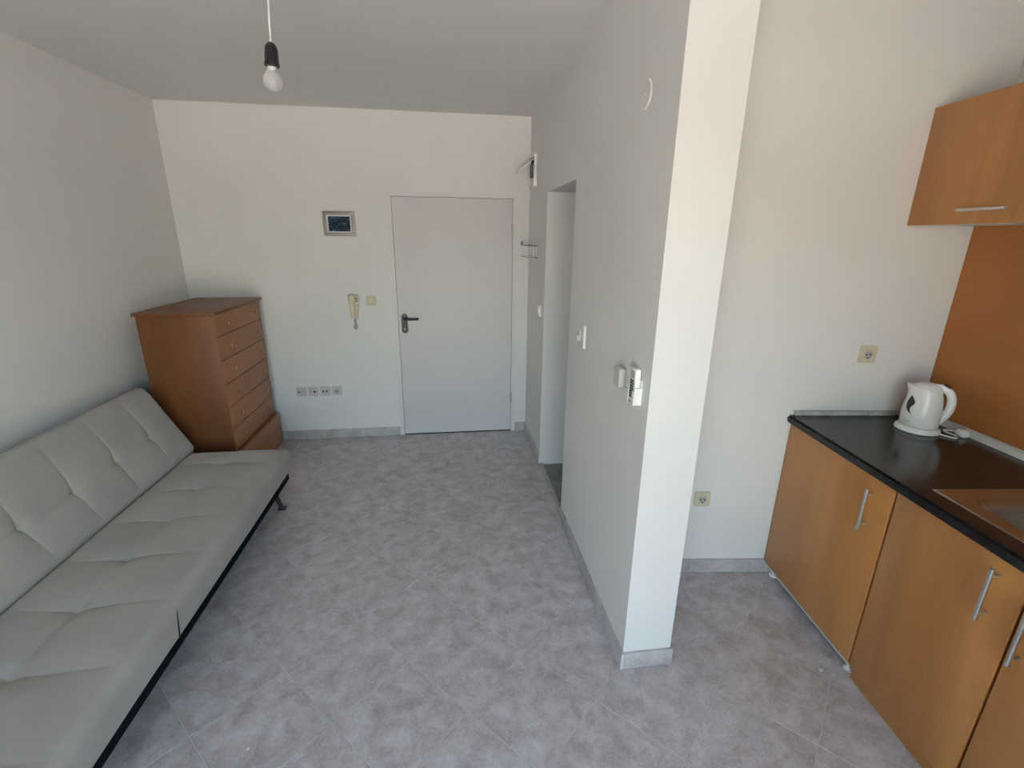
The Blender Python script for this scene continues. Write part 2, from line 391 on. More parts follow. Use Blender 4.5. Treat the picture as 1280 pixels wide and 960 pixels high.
# ------------------------------------------------------------------ entrance door
door = struct(bpy.data.objects.new('door_1', None), 'plain white entrance door with black lever handle'); COL.objects.link(door); door.location = ((DX1+DX2)/2, YB, 0)
dw = (DX2-DX1)/2
bm = bmesh.new()
box(bm, -dw, -dw+.036, -.006, .10, 0, DZ); box(bm, dw-.033, dw, -.006, .10, 0, DZ); box(bm, -dw+.036, dw-.033, -.006, .10, DZ-.033, DZ)
obj('door_frame', bm, 'frame_white', door)
bm = bmesh.new(); box(bm, -dw+.0365, dw-.0335, .012, .09, .002, DZ-.0335); obj('frame_rebate', bm, 'grey_plastic', door)
leaf = bx('door_leaf', (-dw+.039, dw-.036, -.001, .011, .010, DZ-.036), 'door_white', door, bev=.002)
hx = -.370-door.location.x
def slab(w, h, t, r, n=8):   # rounded rectangle in x-z, thickness along -y
    pts = []
    for cx, cz, a0 in ((w/2-r, h/2-r, 0), (-w/2+r, h/2-r, 90), (-w/2+r, -h/2+r, 180), (w/2-r, -h/2+r, 270)):
        for k in range(n+1):
            a = math.radians(a0+90*k/n); pts.append((cx+r*math.cos(a), cz+r*math.sin(a)))
    bm = bmesh.new()
    fr = [bm.verts.new((x, -t, z)) for x, z in pts]; bk = [bm.verts.new((x, 0, z)) for x, z in pts]
    bm.faces.new(fr); bm.faces.new(bk[::-1])
    for i in range(len(pts)): bm.faces.new((fr[i], bk[i], bk[(i+1) % len(pts)], fr[(i+1) % len(pts)]))
    bmesh.ops.recalc_face_normals(bm, faces=bm.faces)
    edge = [e for e in bm.edges if all(abs(v.co.y+t) < 1e-6 for v in e.verts)]
    bmesh.ops.bevel(bm, geom=edge, offset=min(.002, t*.3), segments=2, affect='EDGES')
    return bm
pl_ = obj('lock_plate', slab(.052, .165, .010, .024), 'black', leaf, loc=(hx, 0, 1.022), smooth=True)
bm = bmesh.new(); tube(bm, [(0, 0, 0), (0, -.035, 0), (.004, -.045, 0), (.015, -.05, 0), (.05, -.05, 0), (.105, -.05, 0), (.118, -.047, 0)], [.011, .011, .011, .011, .010, .010, .008], 10)
obj('lever', bm, 'black', leaf, loc=(hx, -.004, 1.064), smooth=True)
bm = bmesh.new(); lathe(bm, [(.009, 0), (.009, .003), (.007, .004)], 14, mtx=Matrix.Rotation(math.radians(90), 4, 'X'))
obj('keyhole', bm, 'grey_plastic', leaf, loc=(hx, -.010, .975), smooth=True)
for z0 in (1.75, .285):
    bm = bmesh.new(); lathe(bm, [(.007, 0), (.009, .004), (.009, .04), (.007, .043), (.009, .046), (.009, .084), (.007, .088)], 12)
    obj('hinge', bm, 'chrome', door, loc=(dw-.034, -.012, z0), smooth=True)
bx('door_gap_shade', (-dw+.04, dw-.036, .001, .0115, .0, .009), 'dark', door)  # dark strip painted in for the shade of the gap below the leaf

# ------------------------------------------------------------------ dresser
dx0, dx1, dy0, dy1 = -1.925, -1.475, 3.195, 3.965
dr = thing('dresser', 'tall narrow brown wooden chest of seven drawers in the corner behind the sofa', 'dresser', ((dx0+dx1)/2, (dy0+dy1)/2, 0))
hx_, hy_ = (dx1-dx0)/2, (dy1-dy0)/2
ZT = 1.236
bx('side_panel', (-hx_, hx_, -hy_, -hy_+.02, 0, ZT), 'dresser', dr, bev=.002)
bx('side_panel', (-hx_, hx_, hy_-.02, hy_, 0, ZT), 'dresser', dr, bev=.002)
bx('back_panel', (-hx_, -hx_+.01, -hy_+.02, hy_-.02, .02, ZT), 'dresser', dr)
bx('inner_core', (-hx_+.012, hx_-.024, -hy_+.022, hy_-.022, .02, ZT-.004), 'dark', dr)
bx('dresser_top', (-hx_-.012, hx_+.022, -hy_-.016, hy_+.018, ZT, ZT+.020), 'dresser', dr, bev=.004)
zs = [1.232, 1.091, .932, .772, .612, .455, .296]
for k in range(6):
    z1, z0 = zs[k]-.002, zs[k+1]+.003
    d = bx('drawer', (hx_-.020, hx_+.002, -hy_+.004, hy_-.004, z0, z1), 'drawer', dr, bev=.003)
    for ky in (3.345, 3.835):
        bm = bmesh.new(); lathe(bm, [(.006, 0), (.005, .008), (.010, .014), (.011, .019), (.007, .023)], 12, mtx=Matrix.Rotation(math.radians(90), 4, 'Y'))
        obj('knob', bm, 'brass', d, loc=(hx_+.002, ky-dr.location.y, (z0+z1)/2), smooth=True)
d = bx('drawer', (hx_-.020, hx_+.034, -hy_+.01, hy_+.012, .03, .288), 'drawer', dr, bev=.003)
d['label'] = 'deeper bottom drawer standing proud of the others'
for ky in (3.345, 3.845):
    bm = bmesh.new(); lathe(bm, [(.006, 0), (.005, .008), (.010, .014), (.011, .019), (.007, .023)], 12, mtx=Matrix.Rotation(math.radians(90), 4, 'Y'))
    obj('knob', bm, 'brass', d, loc=(hx_+.034, ky-dr.location.y, .160), smooth=True)

# ------------------------------------------------------------------ sofa
SY0, SY1 = .94, 3.0
sofa = thing('sofa', 'long off-white tufted click-clack sofa bed along the left wall', 'sofa', (-1.36, (SY0+SY1)/2, 0), 0)
SEAMS = [2.795, 2.50, 2.205, 1.915, 1.626, 1.34, 1.06]
def cushion(w, t, length, rad, seam_u, seams_y, depth=.013, tuft=.016, yoff=0, crown=.010):
    """rounded slab: u across (0..w), y along, z thickness 0..t; top side tufted"""
    bm = bmesh.new()
    prof = []                              # (u, z, nu, nz)
    nseg = 6
    def arc(cu, cz, a0):
        for k in range(nseg+1):
            a = math.radians(a0 + 90*k/nseg); prof.append((cu+rad*math.cos(a), cz+rad*math.sin(a), math.cos(a), math.sin(a)))
    NU = 60
    arc(w-rad, rad, 270); arc(w-rad, t-rad, 0)
    for k in range(1, NU): prof.append((w-rad-(w-2*rad)*k/NU, t, 0, 1))
    arc(rad, t-rad, 90); arc(rad, rad, 180)
    ys = []
    for k in range(nseg+1): ys.append((-length/2 + rad*(1-math.cos(math.radians(90*k/nseg))), rad*(1-math.sin(math.radians(90*k/nseg)))))
    NY = 340
    for k in range(1, NY): ys.append((-length/2+rad+(length-2*rad)*k/NY, 0))
    for k in range(nseg, -1, -1): ys.append((length/2 - rad*(1-math.cos(math.radians(90*k/nseg))), rad*(1-math.sin(math.radians(90*k/nseg)))))
    rings = []
    for y, ins in ys:
        ring = []
        for (u, z, nu, nz) in prof:
            uu, zz = u-nu*ins, z-nz*ins
            if nz > .3:
                fade = min(1, max(0, min(u, w-u)/(.10)))
                fy = min(1, max(0, (length/2-abs(y))/.06))
                h = crown*math.sin(math.pi*min(max(u/w, 0), 1))
                for sy in seams_y:
                    dy = y-sy + .012*math.sin(9*u+3*sy)
                    near = min(math.exp(-((u-su)/.16)**2) for su in seam_u)
                    h -= depth*fade*(.16+.30*near)*math.exp(-abs(dy)/.006)
                    h -= depth*.40*fade*(.5+.5*near)*math.exp(-(dy/.045)**2)
                    for su in seam_u:
                        h -= tuft*math.exp(-math.hypot(dy, u-su)/.022)
                for su in seam_u:
                    wv = u-su+.008*math.sin(6*y)
                    h -= depth*.30*fy*math.exp(-abs(wv)/.006)
                    h -= depth*.35*fy*math.exp(-(wv/.045)**2)
                zz += h*fy
            # soft cloth wobble
            zz += .0025*math.sin(7*y+9*u)*math.sin(5*u+2*y)
            ring.append(bm.verts.new((uu, y, zz)))
        rings.append(ring)
    n = len(prof)
    for a, b in zip(rings, rings[1:]):
        for i in range(n): bm.faces.new((a[i], b[i], b[(i+1) % n], a[(i+1) % n]))
    bm.faces.new(rings[0]); bm.faces.new(rings[-1][::-1])
    bmesh.ops.recalc_face_normals(bm, faces=bm.faces)
    return bm
L = SY1-SY0; cyy = (SY0+SY1)/2
seat = obj('seat_cushion', cushion(.62, .165, L, .045, [.275], [s-cyy for s in SEAMS]), 'fabric', sofa, loc=(-1.668+1.36, 0, .235), smooth=True)
bang = math.radians(62)
back = obj('back_cushion', cushion(.515, .14, L+.07, .05, [.225], [s-cyy-.035 for s in SEAMS]), 'fabric', sofa, smooth=True)
# back: local u runs up the backrest, local z is its front normal
un = Vector((-math.cos(bang), 0, math.sin(bang))); fn = Vector((math.sin(bang), 0, math.cos(bang)))
yn = fn.cross(un)
# keep y direction: mirror is fine because the seams are placed by hand
mtx = Matrix(((un.x, 0, fn.x, -1.636+1.36-fn.x*.14), (un.y, 1, fn.y, .035), (un.z, 0, fn.z, .385-fn.z*.14), (0, 0, 0, 1)))
if mtx.to_3x3().determinant() < 0:
    back.data.transform(Matrix.Scale(-1, 4, (0, 1, 0))); back.data.flip_normals()
    mtx = Matrix(((un.x, 0, fn.x, mtx[0][3]), (0, -1, 0, .035), (un.z, 0, fn.z, mtx[2][3]), (0, 0, 0, 1)))
back.matrix_local = mtx
bm = bmesh.new(); box(bm, -1.60+1.36, -1.066+1.36, -L/2+.03, L/2-.05, .196, .240, bev=.006); obj('base_frame', bm, 'black_cloth', sofa, smooth=True)
for ya in (-L/2+.25, L/2-.32): bx('hinge_bracket', (-1.80+1.36, -1.64+1.36, ya, ya+.07, .20, .34), 'black', sofa, bev=.01)
for sx, x0, x1 in ((1, -1.17, -1.125), (-1, -1.60, -1.68)):
    for y in (SY0+.12, SY1-.10):
        bm = bmesh.new()
        tube(bm, [(x0+1.36, y-cyy, .20), ((x0+x1)/2+1.36, y-cyy+.005, .08), (x1+1.36, y-cyy+.01, .012)], [.02, .017, .014], 10)
        box(bm, x1+1.36-.022, x1+1.36+.028, y-cyy-.012, y-cyy+.028, 0, .014, bev=.003)
        obj('leg', bm, 'leg_metal', sofa, smooth=True)
bm = bmesh.new()
tp = [(1.603, .376), (1.594, .335), (1.588, .300), (1.582, .262)]
for (ya, za), (yb, zb) in zip(tp, tp[1:]):
    pass
tube(bm, [(-1.0465+1.36, y-cyy, z) for y, z in tp], [.0006, .0022, .0032, .0022], 6)
t_ = obj('tear', bm, 'dark', sofa, smooth=True); t_['label'] = 'dark tear in the front edge of the seat'

# ------------------------------------------------------------------ hanging bulb
pd = thing('hanging_bulb', 'bare white bulb in a black holder hanging from the ceiling cord', 'light bulb', (-.556, 1.9, CH))
bm = bmesh.new(); pts = [Vector((.024, .01, 0)), Vector((.018, .006, -.07)), Vector((.012, .003, -.14)), Vector((.010, .001, -.20)), Vector((.006, 0, -.25)), Vector((.004, 0, -.30))]
tube(bm, pts, .0030, 8); obj('cord', bm, 'white_plastic', pd, smooth=True)
bm = bmesh.new(); lathe(bm, [(.005, .0), (.012, -.004), (.019, -.016), (.020, -.026), (.0195, -.030), (.021, -.032), (.0215, -.058), (.0235, -.062), (.0235, -.070), (.018, -.072)], 24)
for v in bm.verts: pass
bmesh.ops.recalc_face_normals(bm, faces=bm.faces)
TL = Matrix.Rotation(math.radians(4), 3, 'Y').to_euler()
obj('lamp_holder', bm, 'black', pd, loc=(.004, 0, -.296), rot=TL, smooth=True)
bm = bmesh.new(); lathe(bm, [(.0135, -.066), (.014, -.080), (.018, -.086), (.025, -.095), (.0298, -.107), (.0303, -.116), (.0275, -.128), (.020, -.137), (.010, -.142), (.002, -.1435)], 28)
bmesh.ops.recalc_face_normals(bm, faces=bm.faces)
bu = obj('bulb', bm, 'bulb', pd, loc=(.004, 0, -.296), rot=TL, smooth=True)
bm = bmesh.new(); lathe(bm, [(.0142, -.068), (.0150, -.078), (.0172, -.0840)], 20); bmesh.ops.recalc_face_normals(bm, faces=bm.faces)
obj('bulb_collar', bm, 'white_plastic', bu, smooth=True)

# ------------------------------------------------------------------ things on the back wall
pf = thing('picture_frame', 'small framed blue seascape hung on the wall left of the door', 'picture', (-.829, YB, 1.814))
bm = bmesh.new(); W, H = .238, .182; fwid = .026
for a in ((-W/2, W/2, H/2-fwid, H/2), (-W/2, W/2, -H/2, -H/2+fwid), (-W/2, -W/2+fwid, -H/2+fwid, H/2-fwid), (W/2-fwid, W/2, -H/2+fwid, H/2-fwid)):
    box(bm, a[0], a[1], -.018, 0, a[2], a[3], bev=.003)
obj('frame', bm, 'frame_grey', pf, smooth=True)
bx('mat_board', (-W/2+fwid, W/2-fwid, -.010, -.002, -H/2+fwid, H/2-fwid), 'paper', pf)
bx('print', (-W/2+fwid+.011, W/2-fwid-.011, -.0112, -.010, -H/2+fwid+.009, H/2-fwid-.009), 'sea', pf)

ic = thing('intercom_handset', 'cream intercom handset hanging on the wall beside the door', 'intercom', (-.772, YB, .975))
bm = bmesh.new()
def loft(bm, secs, n=20):       # secs: z, halfwidth, y_front, y_back
    rings = []
    for z, w, yf, yb in secs:
        rings.append([bm.verts.new((w*math.copysign(abs(math.cos(t))**.6, math.cos(t)), (yf+yb)/2 + (yb-yf)/2*math.copysign(abs(math.sin(t))**.6, math.sin(t)), z)) for t in [2*math.pi*k/n for k in range(n)]])
    for a, b in zip(rings, rings[1:]):
        for k in range(n): bm.faces.new((a[k], a[(k+1) % n], b[(k+1) % n], b[k]))
    bm.faces.new(rings[0][::-1]); bm.faces.new(rings[-1]); bmesh.ops.recalc_face_normals(bm, faces=bm.faces)
loft(bm, [(.095, .022, -.03, -.0), (.10, .025, -.034, 0), (.17, .032, -.036, 0), (.24, .040, -.038, 0), (.278, .042, -.036, 0), (.286, .038, -.03, 0)])
obj('wall_base', bm, 'ivory', ic, loc=(.004, 0, 0), smooth=True)
bm = bmesh.new(); loft(bm, [(.10, .014, -.062, -.036), (.16, .018, -.062, -.04), (.22, .022, -.066, -.04), (.265, .026, -.075, -.036), (.283, .024, -.072, -.036), (.29, .018, -.066, -.04)])
obj('handset', bm, 'ivory', ic, loc=(-.008, 0, 0), smooth=True)
bm = bmesh.new(); lathe(bm, [(.004, .0), (.014, .008), (.018, .022), (.016, .036), (.011, .05), (.011, .09), (.013, .10)], 16); bmesh.ops.recalc_face_normals(bm, faces=bm.faces)
obj('cord_end', bm, 'grey_plastic', ic, loc=(.002, -.02, .0), smooth=True)
for z in (.255, .235, .215): bx('button', (.022, .034, -.041, -.034, z, z+.011), 'black' if z > .23 else 'brass', ic, bev=.002)

def plate(name, label, cat, loc, rotz, m='old_white', size=.082, t=.010, group=None):
    o = thing(name, label, cat, loc, rotz, group)
    obj('cover_plate', slab(size, size, t, .010, 4), m, o, smooth=True)
    return o
def ring_recess(o, m_ring, m_in, r=.020, y=-.010):
    bm = bmesh.new(); lathe(bm, [(r+.003, -.001), (r+.003, .003), (r, .003), (r, -.0005)], 22, cap=False, mtx=Matrix.Rotation(math.radians(90), 4, 'X'))
    obj('socket_ring', bm, m_ring, o, loc=(0, y, 0), smooth=True)
    bm = bmesh.new(); lathe(bm, [(r, 0), (r, .0012)], 22, mtx=Matrix.Rotation(math.radians(90), 4, 'X')); obj('socket_well', bm, m_in, o, loc=(0, y, 0), smooth=True)
def hole(o, x, z, r=.005, y=-.0115, m='dark'):
    bm = bmesh.new(); lathe(bm, [(r, 0), (r, .0015)], 12, mtx=Matrix.Rotation(math.radians(90), 4, 'X')); obj('contact_hole', bm, m, o, loc=(x, y, z), smooth=True)
o = plate('light_switch', 'square light switch beside the cream intercom handset', 'switch', (-.632, YB, 1.213), 0, 'ivory')
bx('rocker', (-.030, .030, -.015, -.009, -.030, .030), 'ivory', o, bev=.003)
SZ = .440
G4 = 'row of four low sockets on the back wall'
o = plate('antenna_socket', 'leftmost of four low wall sockets, nearest the dresser', 'socket', (-1.272, YB, SZ), 0, group=G4)
ring_recess(o, 'old_white', 'grey_plastic', .008); hole(o, -.018, 0, .007); 
o = plate('antenna_socket', 'second of four low wall sockets counted from the dresser', 'socket', (-1.174, YB, SZ), 0, group=G4)
hole(o, .014, 0, .009); bm = bmesh.new(); lathe(bm, [(.009, 0), (.009, .003), (.006, .004)], 14, mtx=Matrix.Rotation(math.radians(90), 4, 'X')); obj('jack_ring', bm, 'grey_plastic', o, loc=(-.018, -.010, 0), smooth=True)
o = plate('antenna_socket', 'third of four low wall sockets, with two round black holes', 'socket', (-1.076, YB, SZ), 0, group=G4)
hole(o, -.015, 0, .008); hole(o, .015, 0, .008)
def mains(name, label, loc, rotz, group=None, m='old_white'):
    o = plate(name, label, 'socket', loc, rotz, m, group=group)
    ring_recess(o, m, 'grey_plastic', .020); hole(o, -.0095, 0, .0035); hole(o, .0095, 0, .0035)
    bx('earth_clip', (-.004, .004, -.0125, -.0105, .014, .019), 'chrome', o); bx('earth_clip', (-.004, .004, -.0125, -.0105, -.019, -.014), 'dark', o)
    return o
mains('power_socket', 'rightmost of four low wall sockets, nearest the door', (-.978, YB, SZ), 0, G4)
kr = KA
p = kp(0, 0); 
def onend(x, z): d = (x-C0.x)/KU.x; q = C0+KU*d; return (q.x, q.y, z)
mains('power_socket', 'socket on the kitchen end wall above the worktop', onend(1.957, 1.221), KA, m='ivory')
mains('power_socket', 'low socket between the partition and the base cabinets', onend(1.272, .450), KA, m='ivory')

# ------------------------------------------------------------------ things on the partition (local x along -y of the room, local -y out of the wall)
RP = -math.pi/2        # local -y -> world -x ; local x -> world -y
o = thing('fuse_box', 'white fuse box with its lid hanging open, high beside the door', 'fuse box', (XP, 3.90, 2.212), RP)
bm = bmesh.new(); w, h = .13, .112
for a in ((-w, -w+.018, -h, h), (w-.018, w, -h, h), (-w+.018, w-.018, h-.018, h), (-w+.018, w-.018, -h, -h+.018)): box(bm, a[0], a[1], -.022, 0, a[2], a[3], bev=.002)
obj('box_frame', bm, 'white_plastic', o, smooth=True)
bx('box_interior', (-w+.018, w-.018, -.004, 0, -h+.018, h-.018), 'dark', o)
bx('breaker_cover', (-w+.020, w-.020, -.012, -.004, -h+.020, -.045), 'white_plastic', o, bev=.002)
for k in range(5): bx('breaker', (-.095+k*.036, -.062+k*.036, -.018, -.004, -.035, .05), 'dark' if k % 2 else 'grey_plastic', o, bev=.002)
lid = bx('lid', (-w+.01, w-.01, -.006, 0, -.13, 0), 'white_plastic', o, bev=.002, loc=(0, -.022, .075)); lid.rotation_euler = (math.radians(-52), 0, 0)

o = thing('wire_rack', 'small chrome wire rack on the partition near the entrance door', 'wire rack', (XP, 3.80, 1.585), RP)
bm = bmesh.new(); W, D = .15, .075
for z in (0, .085):
    tube(bm, [(-W, -.002, z), (-W, -D, z), (W, -D, z), (W, -.002, z)], .0045, 6)
obj('rail', bm, 'leg_metal', o, smooth=True)
for k in range(9):
    bm = bmesh.new(); x = -W + 2*W*k/8; tube(bm, [(x, -.004, .0), (x, -D-.002, .0), (x, -D-.002, .087)], .0036, 6); obj('wire', bm, 'white_plastic', o, smooth=True)
for k in range(3):
    bm = bmesh.new(); y = -.012-k*.022; tube(bm, [(W+.001, y, .0), (W+.001, y, .086)], .0038, 6); obj('wire', bm, 'white_plastic', o, smooth=True)
bx('wall_bar', (-W, W, -.005, 0, .078, .092), 'white_plastic', o, bev=.001)
for k in range(2):
    bm = bmesh.new(); x = -.13 + k*.05; tube(bm, [(x, -D, .087), (x, -D-.012, .10), (x, -D-.006, .115)], .0028, 6); obj('hook', bm, 'leg_metal', o, smooth=True)

o = plate('light_switch', 'small white switch between the wire rack and the opening', 'switch', (XP, 3.50, 1.205), RP, 'white_plastic')
r_ = bx('rocker', (-.03, .03, -.018, -.009, -.032, .032), 'white_plastic', o, bev=.003); r_.rotation_euler = (math.radians(6), 0, 0)
o = thing('thermostat_plate', 'white oblong wall plate near the edge of the opening', 'wall plate', (XP, 2.318, 1.250), RP)
obj('cover_plate', slab(.085, .125, .012, .012, 4), 'white_plastic', o, smooth=True)
bx('switch_block', (-.040, -.008, -.022, -.010, -.025, .030), 'old_white', o, bev=.002)
bx('rocker', (-.038, -.014, -.028, -.020, -.022, .0), 'white_plastic', o, bev=.002)
o = plate('plug_adapter', 'pale plug adapter block on the partition beside the remote', 'adapter', (XP, 1.715, 1.213), RP, 'old_white', .080, .010)
bx('adapter_block', (-.026, .034, -.036, -.009, -.038, .036), 'old_white', o, bev=.005)
o = thing('remote_holder', 'white wall cradle holding the remote control', 'holder', (XP, 1.572, 1.155), RP)
bx('back_plate', (-.030, .030, -.004, 0, 0, .09), 'white_plastic', o, bev=.001)
bm = bmesh.new(); box(bm, -.032, -.029, -.030, 0, 0, .062); box(bm, .029, .032, -.030, 0, 0, .062); box(bm, -.032, .032, -.030, 0, -.003, 0); box(bm, -.032, -.018, -.032, -.029, -.003, .05); box(bm, .018, .032, -.032, -.029, -.003, .05)
obj('pocket', bm, 'white_plastic', o)
o = thing('remote_control', 'slim white remote control with a column of dark buttons', 'remote control', (XP-.006, 1.572, 1.157), RP)
bx('remote_body', (-.026, .026, -.021, 0, 0, .128), 'white_plastic', o, bev=.005)
bx('screen', (-.018, .018, -.0225, -.020, .092, .118), 'grey_plastic', o, bev=.001)
for k in range(7):
    for xx in (-.014, .002): bx('button', (xx, xx+.012, -.0235, -.020, .018+k*.010, .0245+k*.010), 'black', o, bev=.001)
o = thing('junction_cover', 'round painted-over cover high on the partition wall', 'wall cover', (XP, 1.735, 2.195), RP)
bm = bmesh.new(); lathe(bm, [(.046, 0), (.046, .004), (.043, .006), (.038, .005), (.02, .0055), (.002, .0055)], 36, mtx=Matrix.Rotation(math.radians(90), 4, 'X')); bmesh.ops.recalc_face_normals(bm, faces=bm.faces)
obj('cover_disc', bm, 'wall', o, smooth=True)
bx('cover_screw', (-.004, .004, -.008, -.005, -.004, .004), 'wall', o, bev=.001)

# ------------------------------------------------------------------ kitchen (local x = u, local y = -v)
def kthing(name, label, cat, u, v, z=0): return thing(name, label, cat, kp(u, v, z), KA)
def bar_handle(parent, loc, length, vertical=True, r=.006, stand=.030):
    bm = bmesh.new()
    a = (0, 0, 1) if vertical else (0, -1, 0)
    e = [Vector(a)*(-length/2), Vector(a)*(length/2)]
    off = Vector((-stand, 0, 0))
    tube(bm, [e[0]+off, e[1]+off], r, 12)
    for s in (-.36, .36):
        p0 = Vector(a)*length*s; tube(bm, [p0, p0+off], r*.75, 8)
    return obj('handle', bm, 'chrome', parent, loc=loc, smooth=True)
FT = .018
def base_cabinet(label, v0, v1, zb, plinth, hv, hz, wood_m='kitchen'):
    c = kthing('base_cabinet', label, 'cabinet', FT, (v0+v1)/2)
    h = (v1-v0)/2; D = KR-FT-.03
    bx('side_panel', (.001, D, -h, -h+.017, .055, .872), 'kitchen_side', c); bx('side_panel', (.001, D, h-.017, h, .055, .872), 'kitchen_side', c)
    bx('bottom_panel', (.001, D, -h+.017, h-.017, .055, .072), 'white_melamine', c); bx('back_panel', (D-.006, D, -h+.017, h-.017, .072, .872), 'white_melamine', c)
    d = bx('door', (-FT, 0, -h+.003, h-.003, zb, .871), wood_m, c, bev=.0015)
    if hv is not None: bar_handle(d, (-FT, -(hv-(v0+v1)/2), hz), .178)
    if plinth:
        bx('plinth', (.004, .020, -h, h, .001, .066), 'kitchen_side', c)
    else:
        bx('edge_strip', (-.004, .012, -h+.02, h-.02, .047, .0555), 'white_melamine', c)
        for s in (-1, 1):
            for dx in (.03, D-.05):
                bm = bmesh.new(); lathe(bm, [(.022, 0), (.022, .008), (.014, .012), (.014, .040), (.024, .044), (.024, .055)], 14); obj('leg', bm, 'white_plastic', c, loc=(dx, s*(h-.035), 0), smooth=True)
    return c
base_cabinet('base cabinet with one wide door at the end wall, under the kettle', 0.003, .652, .075, False, .565, .738)
base_cabinet('base cabinet under the sink', .658, 1.112, .070, True, 1.040, .754)
base_cabinet('base cabinet nearest the camera at the right edge', 1.116, 1.58, .070, True, 1.150, .70)
# worktop with the sink cut-out
wt = kthing('worktop', 'black glossy stone-look kitchen worktop', 'worktop', 0, 0, .875)
bm = bmesh.new()
su0, su1, sv0, sv1 = .075, .585, .745, 1.43
A, Bq = -.020, KR-.002
def worktop_mesh():
    xs = [A, su0, su1, Bq]; ys = [-1.60, -sv1, -sv0, -.001]
    t = .04
    vs = {}
    for zi, z in enumerate((0, t)):
        for i, x in enumerate(xs):
            for j, y in enumerate(ys): vs[i, j, zi] = bm.verts.new((x, y, z))
    for i in range(3):
        for j in range(3):
            if i == 1 and j == 1: continue
            bm.faces.new((vs[i, j, 1], vs[i+1, j, 1], vs[i+1, j+1, 1], vs[i, j+1, 1])); bm.faces.new((vs[i, j, 0], vs[i, j+1, 0], vs[i+1, j+1, 0], vs[i+1, j, 0]))
    for i in range(3):
        for j in (0, 3): bm.faces.new((vs[i, j, 0], vs[i+1, j, 0], vs[i+1, j, 1], vs[i, j, 1]))
        for k in (0, 3): bm.faces.new((vs[k, i, 0], vs[k, i+1, 0], vs[k, i+1, 1], vs[k, i, 1]))
    for (i, j, i2, j2) in ((1, 1, 2, 1), (2, 1, 2, 2), (2, 2, 1, 2), (1, 2, 1, 1)): bm.faces.new((vs[i, j, 0], vs[i2, j2, 0], vs[i2, j2, 1], vs[i, j, 1]))
    bmesh.ops.recalc_face_normals(bm, faces=bm.faces)
    ed = [e for e in bm.edges if all(abs(v.co.x-A) < 1e-6 for v in e.verts) and abs(e.verts[0].co.z-e.verts[1].co.z) < 1e-6]
    bmesh.ops.bevel(bm, geom=ed, offset=.008, segments=4, affect='EDGES')
worktop_mesh()
obj('worktop_slab', bm, 'worktop', wt, smooth=True)
tag(wt, 'black glossy stone-look kitchen worktop', 'worktop')
# sealing strips
st = kthing('sealing_strip', 'stained grey-white sealing strip where the worktop meets the end wall', 'strip', 0, 0, .915)
bx('strip_face', (.006, .60, -.018, -.001, 0, .020), 'strip_old', st, bev=.003)
bx('strip_cap', (.0, .60, -.010, -.001, .020, .024), 'grey_plastic', st, bev=.001)
st = kthing('sealing_strip', 'white rounded sealing strip along the wooden splashback', 'strip', 0, 0, .915)
bm = bmesh.new(); prof = [(KR-.001, 0), (KR-.030, 0), (KR-.028, .008), (KR-.014, .022), (KR-.001, .030)]
a = [bm.verts.new((u, -.02, z)) for u, z in prof]; b = [bm.verts.new((u, -1.59, z)) for u, z in prof]
bm.faces.new(a); bm.faces.new(b[::-1])
for i in range(5): bm.faces.new((a[i], b[i], b[(i+1) % 5], a[(i+1) % 5]))
bmesh.ops.recalc_face_normals(bm, faces=bm.faces); obj('strip_profile', bm, 'strip', st, smooth=True)
# splashback
sp = kthing('splashback', 'orange wooden splashback panel between worktop and wall cabinet', 'splashback', 0, 0, .945)
bx('splashback_panel', (KR-.008, KR-.0005, -1.59, -.002, 0, .853), 'splash', sp)
# sink
sk = kthing('sink', 'stainless steel inset sink in the black worktop', 'sink', 0, 0, .915)
bm = bmesh.new(); U0, U1, V0, V1 = .055, .60, .722, 1.45
NU, NV = 80, 100; grid = {}
bu0, bu1, bv0, bv1, br = .115, .545, .785, 1.085, .07
def sd(u, v):
    cu, cv = (bu0+bu1)/2, (bv0+bv1)/2; du = abs(u-cu)-(bu1-bu0)/2+br; dv = abs(v-cv)-(bv1-bv0)/2+br
    return math.hypot(max(du, 0), max(dv, 0)) + min(max(du, dv), 0) - br
for i in range(NU+1):
    for j in range(NV+1):
        u = U0+(U1-U0)*i/NU; v = V0+(V1-V0)*j/NV; d = -sd(u, v)
        e = min(u-U0, U1-u, v-V0, V1-v)
        z = .0035 if e > .008 else .0005+.003*math.sqrt(max(0, 1-(1-e/.008)**2))
        if e > .016: z -= .0018*min(1, (e-.016)/.01)
        if d > 0:
            t = min(1, d/.075); z -= .150*(t*t*(3-2*t))**.8 if t < 1 else .150
        if v > 1.2 and .10 < u < .56: z += .0012*math.cos((u-.1)*2*math.pi/.046)
        grid[i, j] = bm.verts.new((u, -v, z))
for i in range(NU):
    for j in range(NV): bm.faces.new((grid[i, j], grid[i, j+1], grid[i+1, j+1], grid[i+1, j]))
bmesh.ops.recalc_face_normals(bm, faces=bm.faces)
if sum(f.normal.z for f in bm.faces) < 0: bmesh.ops.reverse_faces(bm, faces=bm.faces)
so = obj('sink_bowl', bm, 'steel', sk, smooth=True); so.data.shade_smooth()
bm = bmesh.new(); lathe(bm, [(.032, 0), (.036, .002), (.030, .003), (.010, .001)], 24); obj('drain', bm, 'chrome', sk, loc=((bu0+bu1)/2, -(bv0+bv1)/2, -.1475), smooth=True)
